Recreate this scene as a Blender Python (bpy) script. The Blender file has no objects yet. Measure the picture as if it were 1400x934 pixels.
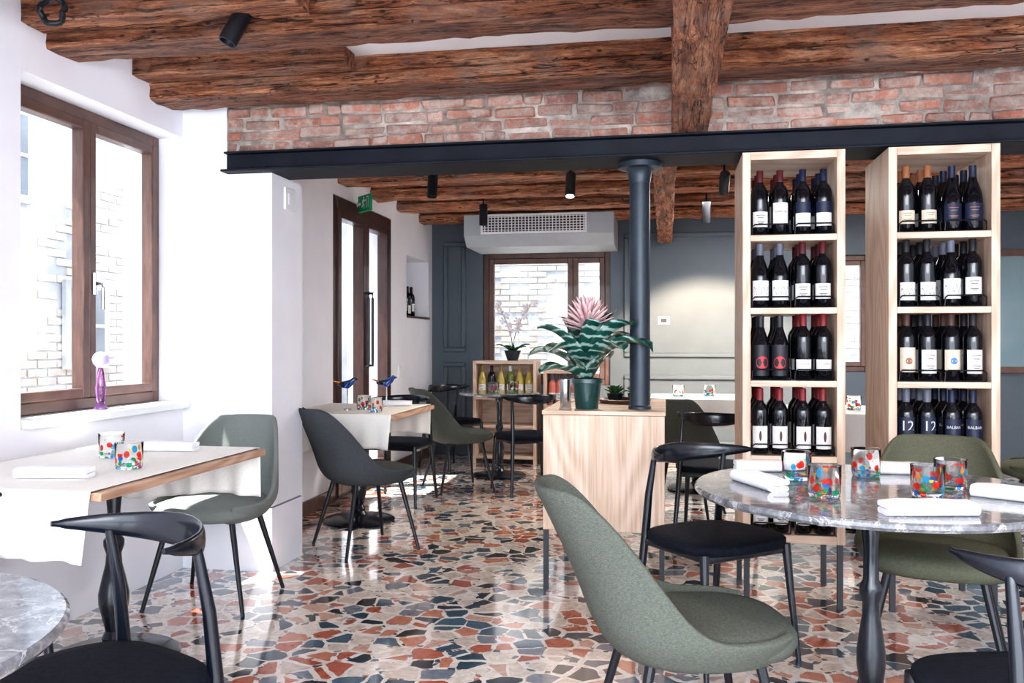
import bpy, bmesh, math, random
from mathutils import Vector, Matrix, noise
random.seed(7)
S=bpy.context.scene
C=S.collection
sin,cos,pi=math.sin,math.cos,math.pi
rnd=random.uniform

# ---------------------------------------------------------------- materials
def nt(name):
    m=bpy.data.materials.new(name); m.use_nodes=True
    t=m.node_tree; return m,t,t.nodes['Principled BSDF']
def N(t,k,**kw):
    n=t.nodes.new(k)
    for a,b in kw.items(): setattr(n,a,b)
    return n
def L(t,a,b): t.links.new(a,b)
def ramp(t,fac,stops,interp='LINEAR'):
    r=N(t,'ShaderNodeValToRGB'); cr=r.color_ramp; cr.interpolation=interp
    while len(cr.elements)<len(stops): cr.elements.new(0.5)
    for e,(p,c) in zip(cr.elements,stops):
        e.position=p; e.color=(c[0],c[1],c[2],1)
    L(t,fac,r.inputs[0]); return r.outputs[0]
def coords(t,scale=(1,1,1),kind='Object'):
    tc=N(t,'ShaderNodeTexCoord'); mp=N(t,'ShaderNodeMapping'); mp.inputs['Scale'].default_value=scale
    L(t,tc.outputs[kind],mp.inputs[0]); return mp.outputs[0]
def noise_n(t,vec,scale,detail=4,rough=.55,dist=0):
    n=N(t,'ShaderNodeTexNoise'); n.inputs['Scale'].default_value=scale; n.inputs['Detail'].default_value=detail
    n.inputs['Roughness'].default_value=rough; n.inputs['Distortion'].default_value=dist
    L(t,vec,n.inputs['Vector']); return n
def bump(t,b,h,strength,dist=.01):
    n=N(t,'ShaderNodeBump'); n.inputs['Strength'].default_value=strength; n.inputs['Distance'].default_value=dist
    L(t,h,n.inputs['Height']); L(t,n.outputs[0],b.inputs['Normal'])
def pm(name,c1,c2,scale=8,rough=.5,metal=0,bmp=0,stretch=(1,1,1),bdist=.005,detail=4,coat=0,lo=.3,hi=.7,sheen=0,spec=.5):
    m,t,b=nt(name); v=coords(t,stretch); n=noise_n(t,v,scale,detail)
    L(t,ramp(t,n.outputs[0],[(lo,c1),(hi,c2)]),b.inputs['Base Color'])
    b.inputs['Roughness'].default_value=rough; b.inputs['Metallic'].default_value=metal
    b.inputs['Coat Weight'].default_value=coat; b.inputs['Sheen Weight'].default_value=sheen
    b.inputs['Specular IOR Level'].default_value=spec
    if bmp: bump(t,b,n.outputs[0],bmp,bdist)
    return m
def mixc(t,kind,fac,a,b_):
    mx=N(t,'ShaderNodeMixRGB',blend_type=kind)
    if isinstance(fac,(int,float)): mx.inputs[0].default_value=fac
    else: L(t,fac,mx.inputs[0])
    for i,x in ((1,a),(2,b_)):
        if isinstance(x,tuple): mx.inputs[i].default_value=(*x,1)
        else: L(t,x,mx.inputs[i])
    return mx.outputs[0]

M={}
M['wall']=pm('white_plaster',(.80,.80,.85),(.86,.86,.90),3,.75,bmp=.15,detail=6)
M['ceil']=pm('ceiling_plaster',(.82,.81,.82),(.90,.89,.90),2.5,.8,bmp=.2)
M['grey']=pm('blue_grey_paint',(.080,.105,.130),(.095,.122,.148),3,.5,bmp=.05)
M['black']=pm('black_lacquer',(.003,.005,.010),(.006,.010,.018),9,.25,coat=.2)
M['blackm']=pm('black_metal',(.006,.007,.010),(.014,.016,.022),14,.4,metal=.2)
M['steel']=pm('dark_painted_steel',(.003,.005,.010),(.014,.018,.028),5,.6,bmp=.5,detail=8,spec=.25)
M['pipe']=pm('painted_iron_pipe',(.020,.032,.046),(.038,.052,.068),6,.4,metal=.2,bmp=.1)
M['seatblk']=pm('black_upholstery',(.004,.006,.012),(.010,.013,.022),60,.85,bmp=.3,spec=.2)
M['brownw']=pm('brown_window_wood',(.075,.038,.030),(.15,.078,.058),7,.4,stretch=(1,8,1),coat=.2)
M['darkw']=pm('dark_door_wood',(.035,.014,.012),(.07,.028,.022),7,.4,stretch=(6,6,1),coat=.2)
M['napkin']=pm('white_linen',(.82,.82,.86),(.9,.9,.93),90,.9,bmp=.2)
M['cloth']=pm('cream_linen',(.78,.75,.70),(.84,.82,.77),120,.9,bmp=.2)
M['white']=pm('white_plastic',(.78,.79,.8),(.84,.85,.86),5,.4)
M['vent']=pm('vent_grille_dark',(.03,.03,.035),(.06,.06,.065),5,.6)
M['unit']=pm('grey_white_unit',(.36,.40,.44),(.42,.46,.50),4,.5)
M['groove']=pm('shadow_gap_grey',(.2,.2,.22),(.25,.25,.27),4,.7)
M['pot']=pm('green_glazed_pot',(.004,.035,.035),(.008,.055,.05),12,.3,coat=.4)
M['chrome']=pm('brushed_steel',(.6,.62,.65),(.75,.77,.8),20,.25,metal=1)
M['green']=pm('exit_green',(.0,.22,.10),(.0,.28,.13),5,.5)
M['soil']=pm('soil',(.03,.02,.012),(.07,.05,.03),60,.95,bmp=.5)
M['ground']=pm('pale_paving',(.5,.48,.46),(.62,.6,.58),3,.8)
M['shade']=pm('exterior_render',(.20,.21,.23),(.46,.47,.49),.9,.9,detail=8,lo=.4,hi=.6)
M['extdark']=pm('exterior_shutter_grey',(.09,.10,.12),(.13,.15,.17),3,.8)

def fabric(name,c1,c2):
    m,t,b=nt(name); v=coords(t)
    n=noise_n(t,v,420,3,.7); n2=noise_n(t,v,4,2); n3=noise_n(t,coords(t,(1,1,3)),140,2,.5)
    a=N(t,'ShaderNodeMath',operation='MULTIPLY_ADD'); L(t,n3.outputs[0],a.inputs[0]); a.inputs[1].default_value=.5
    h=N(t,'ShaderNodeMath',operation='MULTIPLY'); L(t,n.outputs[0],h.inputs[0]); h.inputs[1].default_value=.5; L(t,h.outputs[0],a.inputs[2])
    col=ramp(t,a.outputs[0],[(.32,c1),(.68,c2)])
    L(t,mixc(t,'MULTIPLY',.4,col,ramp(t,n2.outputs[0],[(.3,(.8,.8,.8)),(.7,(1,1,1))])),b.inputs['Base Color']); b.inputs['Roughness'].default_value=1
    b.inputs['Specular IOR Level'].default_value=.15
    bump(t,b,a.outputs[0],.35,.0015); return m
M['sage']=fabric('sage_green_fabric',(.060,.068,.058),(.138,.146,.124))
M['olive']=fabric('olive_green_fabric',(.070,.073,.050),(.140,.142,.102))
M['slate']=fabric('slate_grey_fabric',(.038,.043,.048),(.088,.096,.102))
M['pale']=fabric('pale_sage_fabric',(.15,.165,.155),(.22,.24,.225))

def beamwood(name,st):
    m,t,b=nt(name); v=coords(t,st); g=N(t,'ShaderNodeNewGeometry')
    n=noise_n(t,v,1.7,12,.85,.5); n2=noise_n(t,v,3.2,10,.8,.4); n3=noise_n(t,coords(t),3.2,8,.7)
    st3=tuple(.5 if s<2 else s*1.5 for s in st); n4=noise_n(t,coords(t,st3),1.4,3,.5,.8)
    c=ramp(t,n.outputs[0],[(.36,(.10,.038,.024)),(.44,(.34,.125,.062)),(.51,(.60,.27,.14)),(.58,(.78,.46,.29)),(.68,(.95,.80,.64))])
    c=mixc(t,'MULTIPLY',.88,c,ramp(t,n2.outputs[0],[(.41,(.05,.03,.03)),(.455,(.72,.66,.64)),(.62,(1.35,1.28,1.22))]))
    c=mixc(t,'MIX',ramp(t,n3.outputs[0],[(.50,(0,0,0)),(.64,(.5,.5,.5))]),c,(.46,.36,.31))
    c=mixc(t,'MULTIPLY',1,c,ramp(t,g.outputs['Random Per Island'],[(0,(.66,.60,.60)),(.5,(1,.93,.9)),(1,(1.25,1.15,1.08))]))
    c=mixc(t,'MULTIPLY',.95,c,ramp(t,n4.outputs[0],[(.485,(1,1,1)),(.497,(.03,.02,.02)),(.503,(.03,.02,.02)),(.515,(1,1,1))]))
    vo=N(t,'ShaderNodeTexVoronoi'); vo.inputs['Scale'].default_value=8; L(t,coords(t,tuple(1 if s<2 else 1.8 for s in st)),vo.inputs['Vector'])
    c=mixc(t,'MULTIPLY',.85,c,ramp(t,vo.outputs['Distance'],[(.06,(.06,.04,.03)),(.13,(1,1,1))]))
    L(t,c,b.inputs['Base Color']); b.inputs['Roughness'].default_value=.6
    ad=N(t,'ShaderNodeMath',operation='ADD'); L(t,n.outputs[0],ad.inputs[0]); L(t,n2.outputs[0],ad.inputs[1])
    bump(t,b,ad.outputs[0],1,.035); return m
M['beamx']=beamwood('rough_beam_wood_x',(1.3,12,12))
M['beamy']=beamwood('rough_beam_wood_y',(12,1.3,12))

def oak(name,ax,c=((.50,.355,.255),(.63,.475,.365),(.71,.56,.45)),amp=.13):
    m,t,b=nt(name); s1=[3.2,3.2,3.2]; s1[ax]=.9; s2=[70,70,70]; s2[ax]=2.5
    n=noise_n(t,coords(t,tuple(s1)),1.0,1,.3,.15); f=noise_n(t,coords(t,tuple(s2)),1,3,.6)
    s=N(t,'ShaderNodeMath',operation='MULTIPLY'); L(t,n.outputs[0],s.inputs[0]); s.inputs[1].default_value=75
    sn=N(t,'ShaderNodeMath',operation='SINE'); L(t,s.outputs[0],sn.inputs[0])
    ad=N(t,'ShaderNodeMath',operation='MULTIPLY_ADD'); L(t,sn.outputs[0],ad.inputs[0]); ad.inputs[1].default_value=amp; L(t,f.outputs[0],ad.inputs[2])
    L(t,ramp(t,ad.outputs[0],[(.3,c[0]),(.52,c[1]),(.75,c[2])]),b.inputs['Base Color'])
    b.inputs['Roughness'].default_value=.5; bump(t,b,f.outputs[0],.08,.001); return m
M['oakz']=oak('light_oak_vertical',2)
M['oakx']=oak('light_oak_horizontal',0)
M['oaktop']=oak('oak_table_edge',1,((.34,.20,.13),(.46,.29,.20),(.55,.38,.28)))

def terrazzo():
    m,t,b=nt('terrazzo'); v=coords(t)
    dn=noise_n(t,v,9,2)
    sb=N(t,'ShaderNodeVectorMath',operation='SUBTRACT'); L(t,dn.outputs['Color'],sb.inputs[0]); sb.inputs[1].default_value=(.5,.5,.5)
    sc=N(t,'ShaderNodeVectorMath',operation='SCALE'); L(t,sb.outputs[0],sc.inputs[0]); sc.inputs['Scale'].default_value=.04
    ad=N(t,'ShaderNodeVectorMath',operation='ADD'); L(t,v,ad.inputs[0]); L(t,sc.outputs[0],ad.inputs[1])
    def vor(feat,scale):
        n=N(t,'ShaderNodeTexVoronoi',feature=feat,voronoi_dimensions='2D'); n.inputs['Scale'].default_value=scale; L(t,ad.outputs[0],n.inputs['Vector']); return n
    def sep(n):
        s=N(t,'ShaderNodeSeparateColor'); L(t,n.outputs['Color'],s.inputs[0]); return s
    v1=vor('F1',10.4); e1=vor('DISTANCE_TO_EDGE',10.4); sp=sep(v1)
    pal=[(.0,(.010,.024,.042)),(.09,(.46,.11,.055)),(.19,(.76,.66,.58)),(.31,(.035,.085,.13)),(.41,(.60,.24,.15)),(.49,(.84,.77,.70)),(.61,(.22,.25,.31)),(.68,(.50,.13,.07)),(.75,(.07,.14,.20)),(.82,(.68,.58,.51)),(.91,(.66,.42,.34)),(.96,(.008,.012,.022))]
    stone=ramp(t,sp.outputs[0],pal,'CONSTANT')
    nn=noise_n(t,v,34,6,.7)
    stone=mixc(t,'MULTIPLY',.6,stone,ramp(t,nn.outputs[0],[(.35,(.55,.55,.55)),(.65,(1.25,1.25,1.25))]))
    v2=vor('F1',34); e2=vor('DISTANCE_TO_EDGE',34); s2=sep(v2)
    chips=ramp(t,s2.outputs[1],[(0,(.86,.80,.75)),(.38,(.74,.66,.60)),(.60,(.46,.20,.14)),(.68,(.06,.10,.15)),(.76,(.90,.86,.83)),(.93,(.28,.26,.28))],'CONSTANT')
    g=mixc(t,'MIX',ramp(t,e2.outputs[0],[(.08,(0,0,0)),(.13,(1,1,1))]),(.87,.80,.74),chips)
    th=N(t,'ShaderNodeMath',operation='MULTIPLY_ADD'); L(t,sp.outputs[1],th.inputs[0]); th.inputs[1].default_value=-.175; L(t,e1.outputs[0],th.inputs[2])
    msk=ramp(t,th.outputs[0],[(.014,(0,0,0)),(.026,(1,1,1))])
    L(t,mixc(t,'MIX',msk,g,stone),b.inputs['Base Color'])
    b.inputs['Coat Weight'].default_value=1; b.inputs['Coat Roughness'].default_value=.07; b.inputs['Coat IOR'].default_value=1.75
    rn=noise_n(t,v,4,3); L(t,ramp(t,rn.outputs[0],[(.3,(.14,.14,.14)),(.7,(.24,.24,.24))]),b.inputs['Roughness'])
    bump(t,b,rn.outputs[0],.03,.01)
    return m
M['terrazzo']=terrazzo()

def brickmat(name,stops,bm=.6,pale=(.60,.50,.45),dk=(.50,.47,.47)):
    m,t,b=nt(name); g=N(t,'ShaderNodeNewGeometry'); v=coords(t)
    n=noise_n(t,v,13,7,.75); n2=noise_n(t,v,3.0,6,.65)
    c=ramp(t,g.outputs['Random Per Island'],stops)
    c=mixc(t,'MIX',ramp(t,n.outputs[0],[(.45,(0,0,0)),(.60,(.9,.9,.9))]),c,pale)
    c=mixc(t,'MULTIPLY',.9,c,ramp(t,n2.outputs[0],[(.35,dk),(.65,(1.25,1.2,1.15))]))
    L(t,c,b.inputs['Base Color']); b.inputs['Roughness'].default_value=.9; bump(t,b,n.outputs[0],bm,.03); return m
M['brick']=brickmat('old_red_brick',[(0,(.58,.23,.16)),(.3,(.60,.32,.24)),(.55,(.42,.22,.18)),(.75,(.56,.42,.36)),(1,(.38,.18,.14))],1.0)
M['extbrick']=brickmat('pale_exterior_brick',[(0,(.34,.29,.25)),(.5,(.42,.37,.33)),(1,(.30,.25,.22))],.3,(.42,.40,.37),(.7,.7,.7))
def mortar():
    m,t,b=nt('lime_mortar'); v=coords(t); n=noise_n(t,v,9,8,.65); n2=noise_n(t,v,2.6,4,.6)
    c=ramp(t,n.outputs[0],[(.35,(.26,.22,.20)),(.65,(.66,.60,.55))])
    c=mixc(t,'MULTIPLY',.9,c,ramp(t,n2.outputs[0],[(.38,(.45,.42,.40)),(.62,(1.1,1.08,1.05))]))
    L(t,c,b.inputs['Base Color']); b.inputs['Roughness'].default_value=.95; bump(t,b,n.outputs[0],1,.03); return m
M['mortar']=mortar()

def marble():
    m,t,b=nt('grey_marble'); v=coords(t)
    n=noise_n(t,v,5,8,.7,1.5); n2=noise_n(t,v,24,6,.7)
    vo=N(t,'ShaderNodeTexVoronoi',feature='DISTANCE_TO_EDGE'); vo.inputs['Scale'].default_value=7
    L(t,mixc(t,'MIX',.25,v,n.outputs['Color']),vo.inputs['Vector'])
    c=ramp(t,n2.outputs[0],[(.3,(.07,.075,.085)),(.5,(.17,.175,.19)),(.7,(.36,.36,.38))])
    L(t,mixc(t,'MIX',ramp(t,vo.outputs[0],[(0,(.7,.7,.7)),(.03,(0,0,0))]),c,(.62,.61,.62)),b.inputs['Base Color'])
    b.inputs['Roughness'].default_value=.12; b.inputs['Coat Weight'].default_value=.3; return m
M['marble']=marble()

def glassmat(name,col=(1,1,1),rough=0,ior=1.45):
    m,t,b=nt(name); v=coords(t); n=noise_n(t,v,6,2)
    L(t,ramp(t,n.outputs[0],[(.3,tuple(x*.95 for x in col)),(.7,col)]),b.inputs['Base Color'])
    b.inputs['Transmission Weight'].default_value=1; b.inputs['Roughness'].default_value=rough; b.inputs['IOR'].default_value=ior; return m
def winglass():
    m,t,b=nt('window_glass'); t.nodes.remove(b); o=t.nodes['Material Output']
    tr=N(t,'ShaderNodeBsdfTransparent'); gl=N(t,'ShaderNodeBsdfGlossy'); gl.inputs['Roughness'].default_value=.02
    mx=N(t,'ShaderNodeMixShader'); mx.inputs[0].default_value=.05
    n=noise_n(t,coords(t),2,2); L(t,ramp(t,n.outputs[0],[(.3,(.96,.97,.98)),(.7,(.98,.99,1))]),tr.inputs[0])
    L(t,tr.outputs[0],mx.inputs[1]); L(t,gl.outputs[0],mx.inputs[2]); L(t,mx.outputs[0],o.inputs[0]); return m
M['winglass']=winglass()
def tumbler_mat():
    m,t,b=nt('speckled_murano_glass'); o=t.nodes['Material Output']; v=coords(t)
    b.inputs['Transmission Weight'].default_value=1; b.inputs['Roughness'].default_value=0.0; b.inputs['IOR'].default_value=1.2
    b.inputs['Base Color'].default_value=(.97,.99,1,1)
    vo=N(t,'ShaderNodeTexVoronoi'); vo.inputs['Scale'].default_value=46; L(t,v,vo.inputs['Vector'])
    sp=N(t,'ShaderNodeSeparateColor'); L(t,vo.outputs['Color'],sp.inputs[0])
    p=N(t,'ShaderNodeBsdfPrincipled'); p.inputs['Roughness'].default_value=.05; p.inputs['Transmission Weight'].default_value=.7; p.inputs['IOR'].default_value=1.2
    L(t,ramp(t,sp.outputs[0],[(0,(.85,.05,.03)),(.22,(.03,.2,.7)),(.4,(.95,.38,.04)),(.55,(.03,.45,.2)),(.7,(1,.75,.08)),(.82,(.05,.45,.75)),(.92,(.9,.1,.08))],'CONSTANT'),p.inputs['Base Color'])
    lt=N(t,'ShaderNodeMath',operation='LESS_THAN'); L(t,vo.outputs['Distance'],lt.inputs[0]); lt.inputs[1].default_value=.47
    gt=N(t,'ShaderNodeMath',operation='GREATER_THAN'); L(t,sp.outputs[1],gt.inputs[0])
    sx=N(t,'ShaderNodeSeparateXYZ'); L(t,v,sx.inputs[0])
    zz=N(t,'ShaderNodeMath',operation='MULTIPLY_ADD'); L(t,sx.outputs[2],zz.inputs[0]); zz.inputs[1].default_value=10.5; zz.inputs[2].default_value=.10
    L(t,zz.outputs[0],gt.inputs[1])
    mu=N(t,'ShaderNodeMath',operation='MULTIPLY'); L(t,lt.outputs[0],mu.inputs[0]); L(t,gt.outputs[0],mu.inputs[1])
    mx=N(t,'ShaderNodeMixShader'); L(t,mu.outputs[0],mx.inputs[0]); L(t,b.outputs[0],mx.inputs[1]); L(t,p.outputs[0],mx.inputs[2]); L(t,mx.outputs[0],o.inputs[0]); return m
M['tumbler']=tumbler_mat()
M['purple']=glassmat('violet_glass',(.62,.30,.70)); M['blueglass']=glassmat('blue_glass',(.05,.12,.4)); M['amber']=glassmat('amber_glass',(.9,.35,.08))
M['clear']=glassmat('clear_glass'); M['lilac']=pm('frosted_lilac_glass',(.45,.36,.60),(.66,.58,.76),20,.2,coat=.5)
M['btl']=pm('dark_bottle_glass',(.003,.004,.007),(.006,.007,.011),8,.08,spec=.6)
M['btlgreen']=pm('green_bottle_glass',(.10,.14,.02),(.16,.2,.04),8,.1)
M['btlyel']=pm('golden_bottle_glass',(.45,.36,.08),(.55,.46,.13),8,.12)
M['btlrose']=pm('rose_bottle_glass',(.60,.18,.14),(.66,.26,.2),8,.12)
def flat(name,c,rough=.5,metal=0):
    return pm(name,tuple(x*.92 for x in c),c,30,rough,metal)
for k,c in dict(paper=(.74,.73,.72),cream=(.66,.58,.46),navy=(.008,.014,.045),red=(.20,.016,.020),wine=(.085,.010,.016),ink=(.012,.012,.018),gold=(.32,.2,.07),orange=(.30,.12,.055),sky=(.08,.2,.42),silver=(.12,.13,.17),brownc=(.07,.03,.022),bright=(.5,.02,.03)).items():
    M[k]=flat('label_'+k,c)
def mirror():
    m,t,b=nt('teal_mirror'); n=noise_n(t,coords(t),2,2)
    L(t,ramp(t,n.outputs[0],[(.3,(.22,.33,.36)),(.7,(.28,.38,.42))]),b.inputs['Base Color']); b.inputs['Metallic'].default_value=1; b.inputs['Roughness'].default_value=.04; return m
M['mirror']=mirror()
def emit(name,c,s):
    m,t,b=nt(name); n=noise_n(t,coords(t),20,1); L(t,ramp(t,n.outputs[0],[(.3,tuple(x*.97 for x in c)),(.7,c)]),b.inputs['Emission Color']); b.inputs['Emission Strength'].default_value=s; return m
M['lamp']=emit('lamp_lens_glow',(1,.88,.7),25)
def leafmat():
    m,t,b=nt('banded_leaf'); v=coords(t); ln=N(t,'ShaderNodeVectorMath',operation='LENGTH'); L(t,v,ln.inputs[0])
    n=noise_n(t,v,14,3); a=N(t,'ShaderNodeMath',operation='MULTIPLY_ADD'); L(t,n.outputs[0],a.inputs[0]); a.inputs[1].default_value=.08; L(t,ln.outputs['Value'],a.inputs[2])
    s=N(t,'ShaderNodeMath',operation='MULTIPLY'); L(t,a.outputs[0],s.inputs[0]); s.inputs[1].default_value=125
    sn=N(t,'ShaderNodeMath',operation='SINE'); L(t,s.outputs[0],sn.inputs[0])
    L(t,ramp(t,sn.outputs[0],[(.0,(.012,.085,.065)),(.4,(.03,.14,.10)),(.85,(.40,.52,.47))]),b.inputs['Base Color']); b.inputs['Roughness'].default_value=.3; b.inputs['Coat Weight'].default_value=.2; return m
M['leaf']=leafmat()
M['leafg']=pm('green_leaf',(.015,.07,.02),(.05,.15,.05),12,.4)
M['pinkf']=pm('pink_bract',(.76,.45,.47),(.90,.66,.66),25,.6)
M['orchid']=pm('white_petal',(.55,.5,.55),(.7,.64,.7),25,.6)

# ---------------------------------------------------------------- mesh builder
class MB:
    def __init__(s): s.v=[]; s.f=[]; s.m=[]
    def box(s,x0,x1,y0,y1,z0,z1,mi=0):
        b=len(s.v); s.v+=[(x0,y0,z0),(x1,y0,z0),(x1,y1,z0),(x0,y1,z0),(x0,y0,z1),(x1,y0,z1),(x1,y1,z1),(x0,y1,z1)]
        for q in [(3,2,1,0),(4,5,6,7),(0,1,5,4),(1,2,6,5),(2,3,7,6),(3,0,4,7)]: s.f.append(tuple(b+i for i in q)); s.m.append(mi)
        return s
    def grid(s,fn,nu,nv,cu=False,mi=0,flip=False):
        b=len(s.v); U=nu if cu else nu+1
        for j in range(nv+1):
            for i in range(U): s.v.append(tuple(fn(i/nu,j/nv)))
        for j in range(nv):
            for i in range(nu):
                a=b+j*U+i; c=b+j*U+(i+1)%U; d=b+(j+1)*U+(i+1)%U; e=b+(j+1)*U+i
                s.f.append((e,d,c,a) if flip else (a,c,d,e)); s.m.append(mi)
        return s
    def lathe(s,prof,seg=32,c=(0,0,0),mi=0):
        rings=[]
        for r,z in prof:
            if r<1e-6: s.v.append((c[0],c[1],c[2]+z)); rings.append([len(s.v)-1])
            else:
                k=len(s.v)
                for i in range(seg): a=2*pi*i/seg; s.v.append((c[0]+r*cos(a),c[1]+r*sin(a),c[2]+z))
                rings.append(list(range(k,k+seg)))
        for A,B in zip(rings,rings[1:]):
            for i in range(seg):
                j=(i+1)%seg
                if len(A)==1 and len(B)==1: continue
                if len(A)==1: s.f.append((A[0],B[j],B[i]))
                elif len(B)==1: s.f.append((A[i],A[j],B[0]))
                else: s.f.append((A[i],A[j],B[j],B[i]))
                s.m.append(mi)
        return s
    def tube(s,pts,rad,seg=10,mi=0,up=(0,0,1),asp=1.0,closed=False):
        pts=[Vector(p) for p in pts]; n=len(pts); b=len(s.v)
        for i,p in enumerate(pts):
            if closed: tg=(pts[(i+1)%n]-pts[i-1]).normalized()
            else: tg=(pts[min(i+1,n-1)]-pts[max(i-1,0)]).normalized()
            u=Vector(up)
            if abs(tg.dot(u))>.98: u=Vector((0,1,0)) if abs(tg.y)<.9 else Vector((1,0,0))
            sd=tg.cross(u).normalized(); w=sd.cross(tg).normalized()
            r=rad[i] if isinstance(rad,(list,tuple)) else rad
            a2=asp[i] if isinstance(asp,(list,tuple)) else asp
            for k in range(seg):
                a=2*pi*k/seg; s.v.append(tuple(p+sd*(r*cos(a))+w*(r*a2*sin(a))))
        rng=n if closed else n-1
        for i in range(rng):
            i2=(i+1)%n
            for k in range(seg):
                k2=(k+1)%seg; s.f.append((b+i*seg+k,b+i*seg+k2,b+i2*seg+k2,b+i2*seg+k)); s.m.append(mi)
        if not closed:
            s.f.append(tuple(b+k for k in range(seg))[::-1]); s.m.append(mi)
            s.f.append(tuple(b+(n-1)*seg+k for k in range(seg))); s.m.append(mi)
        return s
    def pad(s,out,levels,mi=0):
        n=len(out); b=len(s.v); cx=sum(p[0] for p in out)/n; cy=sum(p[1] for p in out)/n
        for sc,z in levels:
            for x,y in out: s.v.append((cx+(x-cx)*sc,cy+(y-cy)*sc,z))
        for j in range(len(levels)-1):
            for i in range(n):
                k=(i+1)%n; s.f.append((b+j*n+i,b+j*n+k,b+(j+1)*n+k,b+(j+1)*n+i)); s.m.append(mi)
        s.f.append(tuple(b+i for i in range(n))[::-1]); s.m.append(mi)
        s.f.append(tuple(b+(len(levels)-1)*n+i for i in range(n))); s.m.append(mi)
        return s
    def beam(s,axis,a0,a1,b0,b1,z0,z1,jit=.01,step=.06,seed=0,mi=0):
        n=max(2,int((a1-a0)/step)); base=len(s.v)
        ring=[(0,0),(.33,0),(.66,0),(1,0),(1,.5),(1,1),(.5,1),(0,1),(0,.66),(0,.33)]; K=len(ring)
        for i in range(n+1):
            a=a0+(a1-a0)*i/n
            for k,(p,q) in enumerate(ring):
                bb=b0+(b1-b0)*p; zz=z0+(z1-z0)*q
                r=noise.noise_vector(Vector((a*.9,k*3.1,seed*7.7)))
                fine=noise.noise_vector(Vector((a*11,k*5.1,seed*3.3)))
                bite=max(0,noise.noise(Vector((a*3.3,k*9.1,seed*5.3)))-.25)*.03 if k in (0,3) else 0
                bb+=jit*(1.2*r.x+1.1*fine.x)+(bite if p<.5 else -bite); zz+=(jit*(1.2*r.y+1.1*fine.y)+bite)*(1 if q<1 else 0)
                s.v.append((a,bb,zz) if axis=='x' else (bb,a,zz))
        for i in range(n):
            for k in range(K):
                k2=(k+1)%K; q=(base+i*K+k,base+i*K+k2,base+(i+1)*K+k2,base+(i+1)*K+k)
                s.f.append(q); s.m.append(mi)
        s.f.append(tuple(base+k for k in range(K))); s.f.append(tuple(base+n*K+k for k in range(K))); s.m+=[mi,mi]
        return s
    def obj(s,name,mats,parent=None,loc=(0,0,0),bevel=0,smooth=.6,fixn=True):
        me=bpy.data.meshes.new(name); me.from_pydata(s.v,[],s.f)
        if not isinstance(mats,(list,tuple)): mats=[mats]
        for m in mats: me.materials.append(M[m])
        for p,mi in zip(me.polygons,s.m): p.material_index=mi
        if fixn:
            bm=bmesh.new(); bm.from_mesh(me); bmesh.ops.recalc_face_normals(bm,faces=bm.faces); bm.to_mesh(me); bm.free()
        if smooth:
            me.shade_smooth(); me.set_sharp_from_angle(angle=smooth)
        o=bpy.data.objects.new(name,me); C.objects.link(o); o.location=loc
        if parent: o.parent=parent
        if bevel:
            b=o.modifiers.new('bevel','BEVEL'); b.width=bevel; b.segments=2; b.limit_method='ANGLE'; b.angle_limit=.6
        return o
def root(name,label,cat,loc=(0,0,0),rz=0,group=None):
    e=bpy.data.objects.new(name,None); e.empty_display_size=.1; C.objects.link(e); e.location=loc; e.rotation_euler=(0,0,rz)
    e['label']=label; e['category']=cat
    if group: e['group']=group
    return e
def tag(o,label,cat,group=None):
    o['label']=label; o['category']=cat
    if group: o['group']=group
    return o
def struct(o,label=None,cat=None):
    o['kind']='structure'; o['label']=label or 'part of the room shell'; o['category']=cat or o.name.split('_')[0]; return o
def dup(r,loc,rz=None,label=None,group=None):
    n=r.copy(); C.objects.link(n); n.location=loc
    if rz is not None: n.rotation_euler=(0,0,rz)
    for c in r.children:
        k=c.copy(); C.objects.link(k); k.parent=n
        for g in c.children:
            h=g.copy(); C.objects.link(h); h.parent=k
    if label: n['label']=label
    if group: n['group']=group
    return n
def face(dx,dy): return math.atan2(dy,dx)+pi/2
def superel(w,d,n=3,seg=32,fw=1.0,cy=0):
    o=[]
    for i in range(seg):
        a=2*pi*i/seg; c,s_=cos(a),sin(a)
        x=w/2*math.copysign(abs(c)**(2/n),c); y=d/2*math.copysign(abs(s_)**(2/n),s_)
        x*=1+(fw-1)*(.5-y/d); o.append((x,y+cy))
    return o

# ---------------------------------------------------------------- room shell
struct(MB().box(-2.9,3.9,-1.6,9.15,-.1,0).obj('floor','terrazzo',smooth=0),'polished terrazzo floor with large red, teal and cream stones','floor')
struct(MB().box(-2.9,3.9,-1.6,9.15,2.56,2.66).obj('ceiling','ceil',smooth=0),'white plaster ceiling between wooden beams','ceiling')
w=MB()
w.box(-2.87,-2.52,-1.6,3.03,0,2.6).box(-2.87,-2.52,3.03,4.2,0,.85).box(-2.87,-2.52,3.03,4.2,2.28,2.6)
w.box(-2.87,-2.27,4.2,4.58,0,2.6).box(-2.27,-2.016,4.2,4.58,.34,2.078).box(-2.27,-2.024,4.208,4.572,.33,.34,1).box(-2.27,-2.016,4.2,4.58,0,.33)
w.box(-2.87,-2.45,4.58,6.12,0,2.6).box(-2.87,-2.45,6.12,7.51,2.31,2.6).box(-2.87,-2.45,7.51,7.98,0,2.6)
w.box(-2.87,-2.45,7.98,8.75,0,1.43).box(-2.87,-2.45,7.98,8.75,2.03,2.6).box(-2.87,-2.78,7.98,8.75,1.43,2.03).box(-2.87,-2.45,8.75,8.95,0,2.6)
struct(w.obj('wall_left',['wall','groove'],smooth=0),'white plaster side wall with deep window opening and pillar','wall')
w=MB()
w.box(-2.87,-1.90,8.9,9.15,0,2.6).box(-1.9,-.56,8.9,9.15,0,.75).box(-1.9,-.56,8.9,9.15,2.13,2.6).box(-.56,1.62,8.9,9.15,0,2.6)
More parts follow.
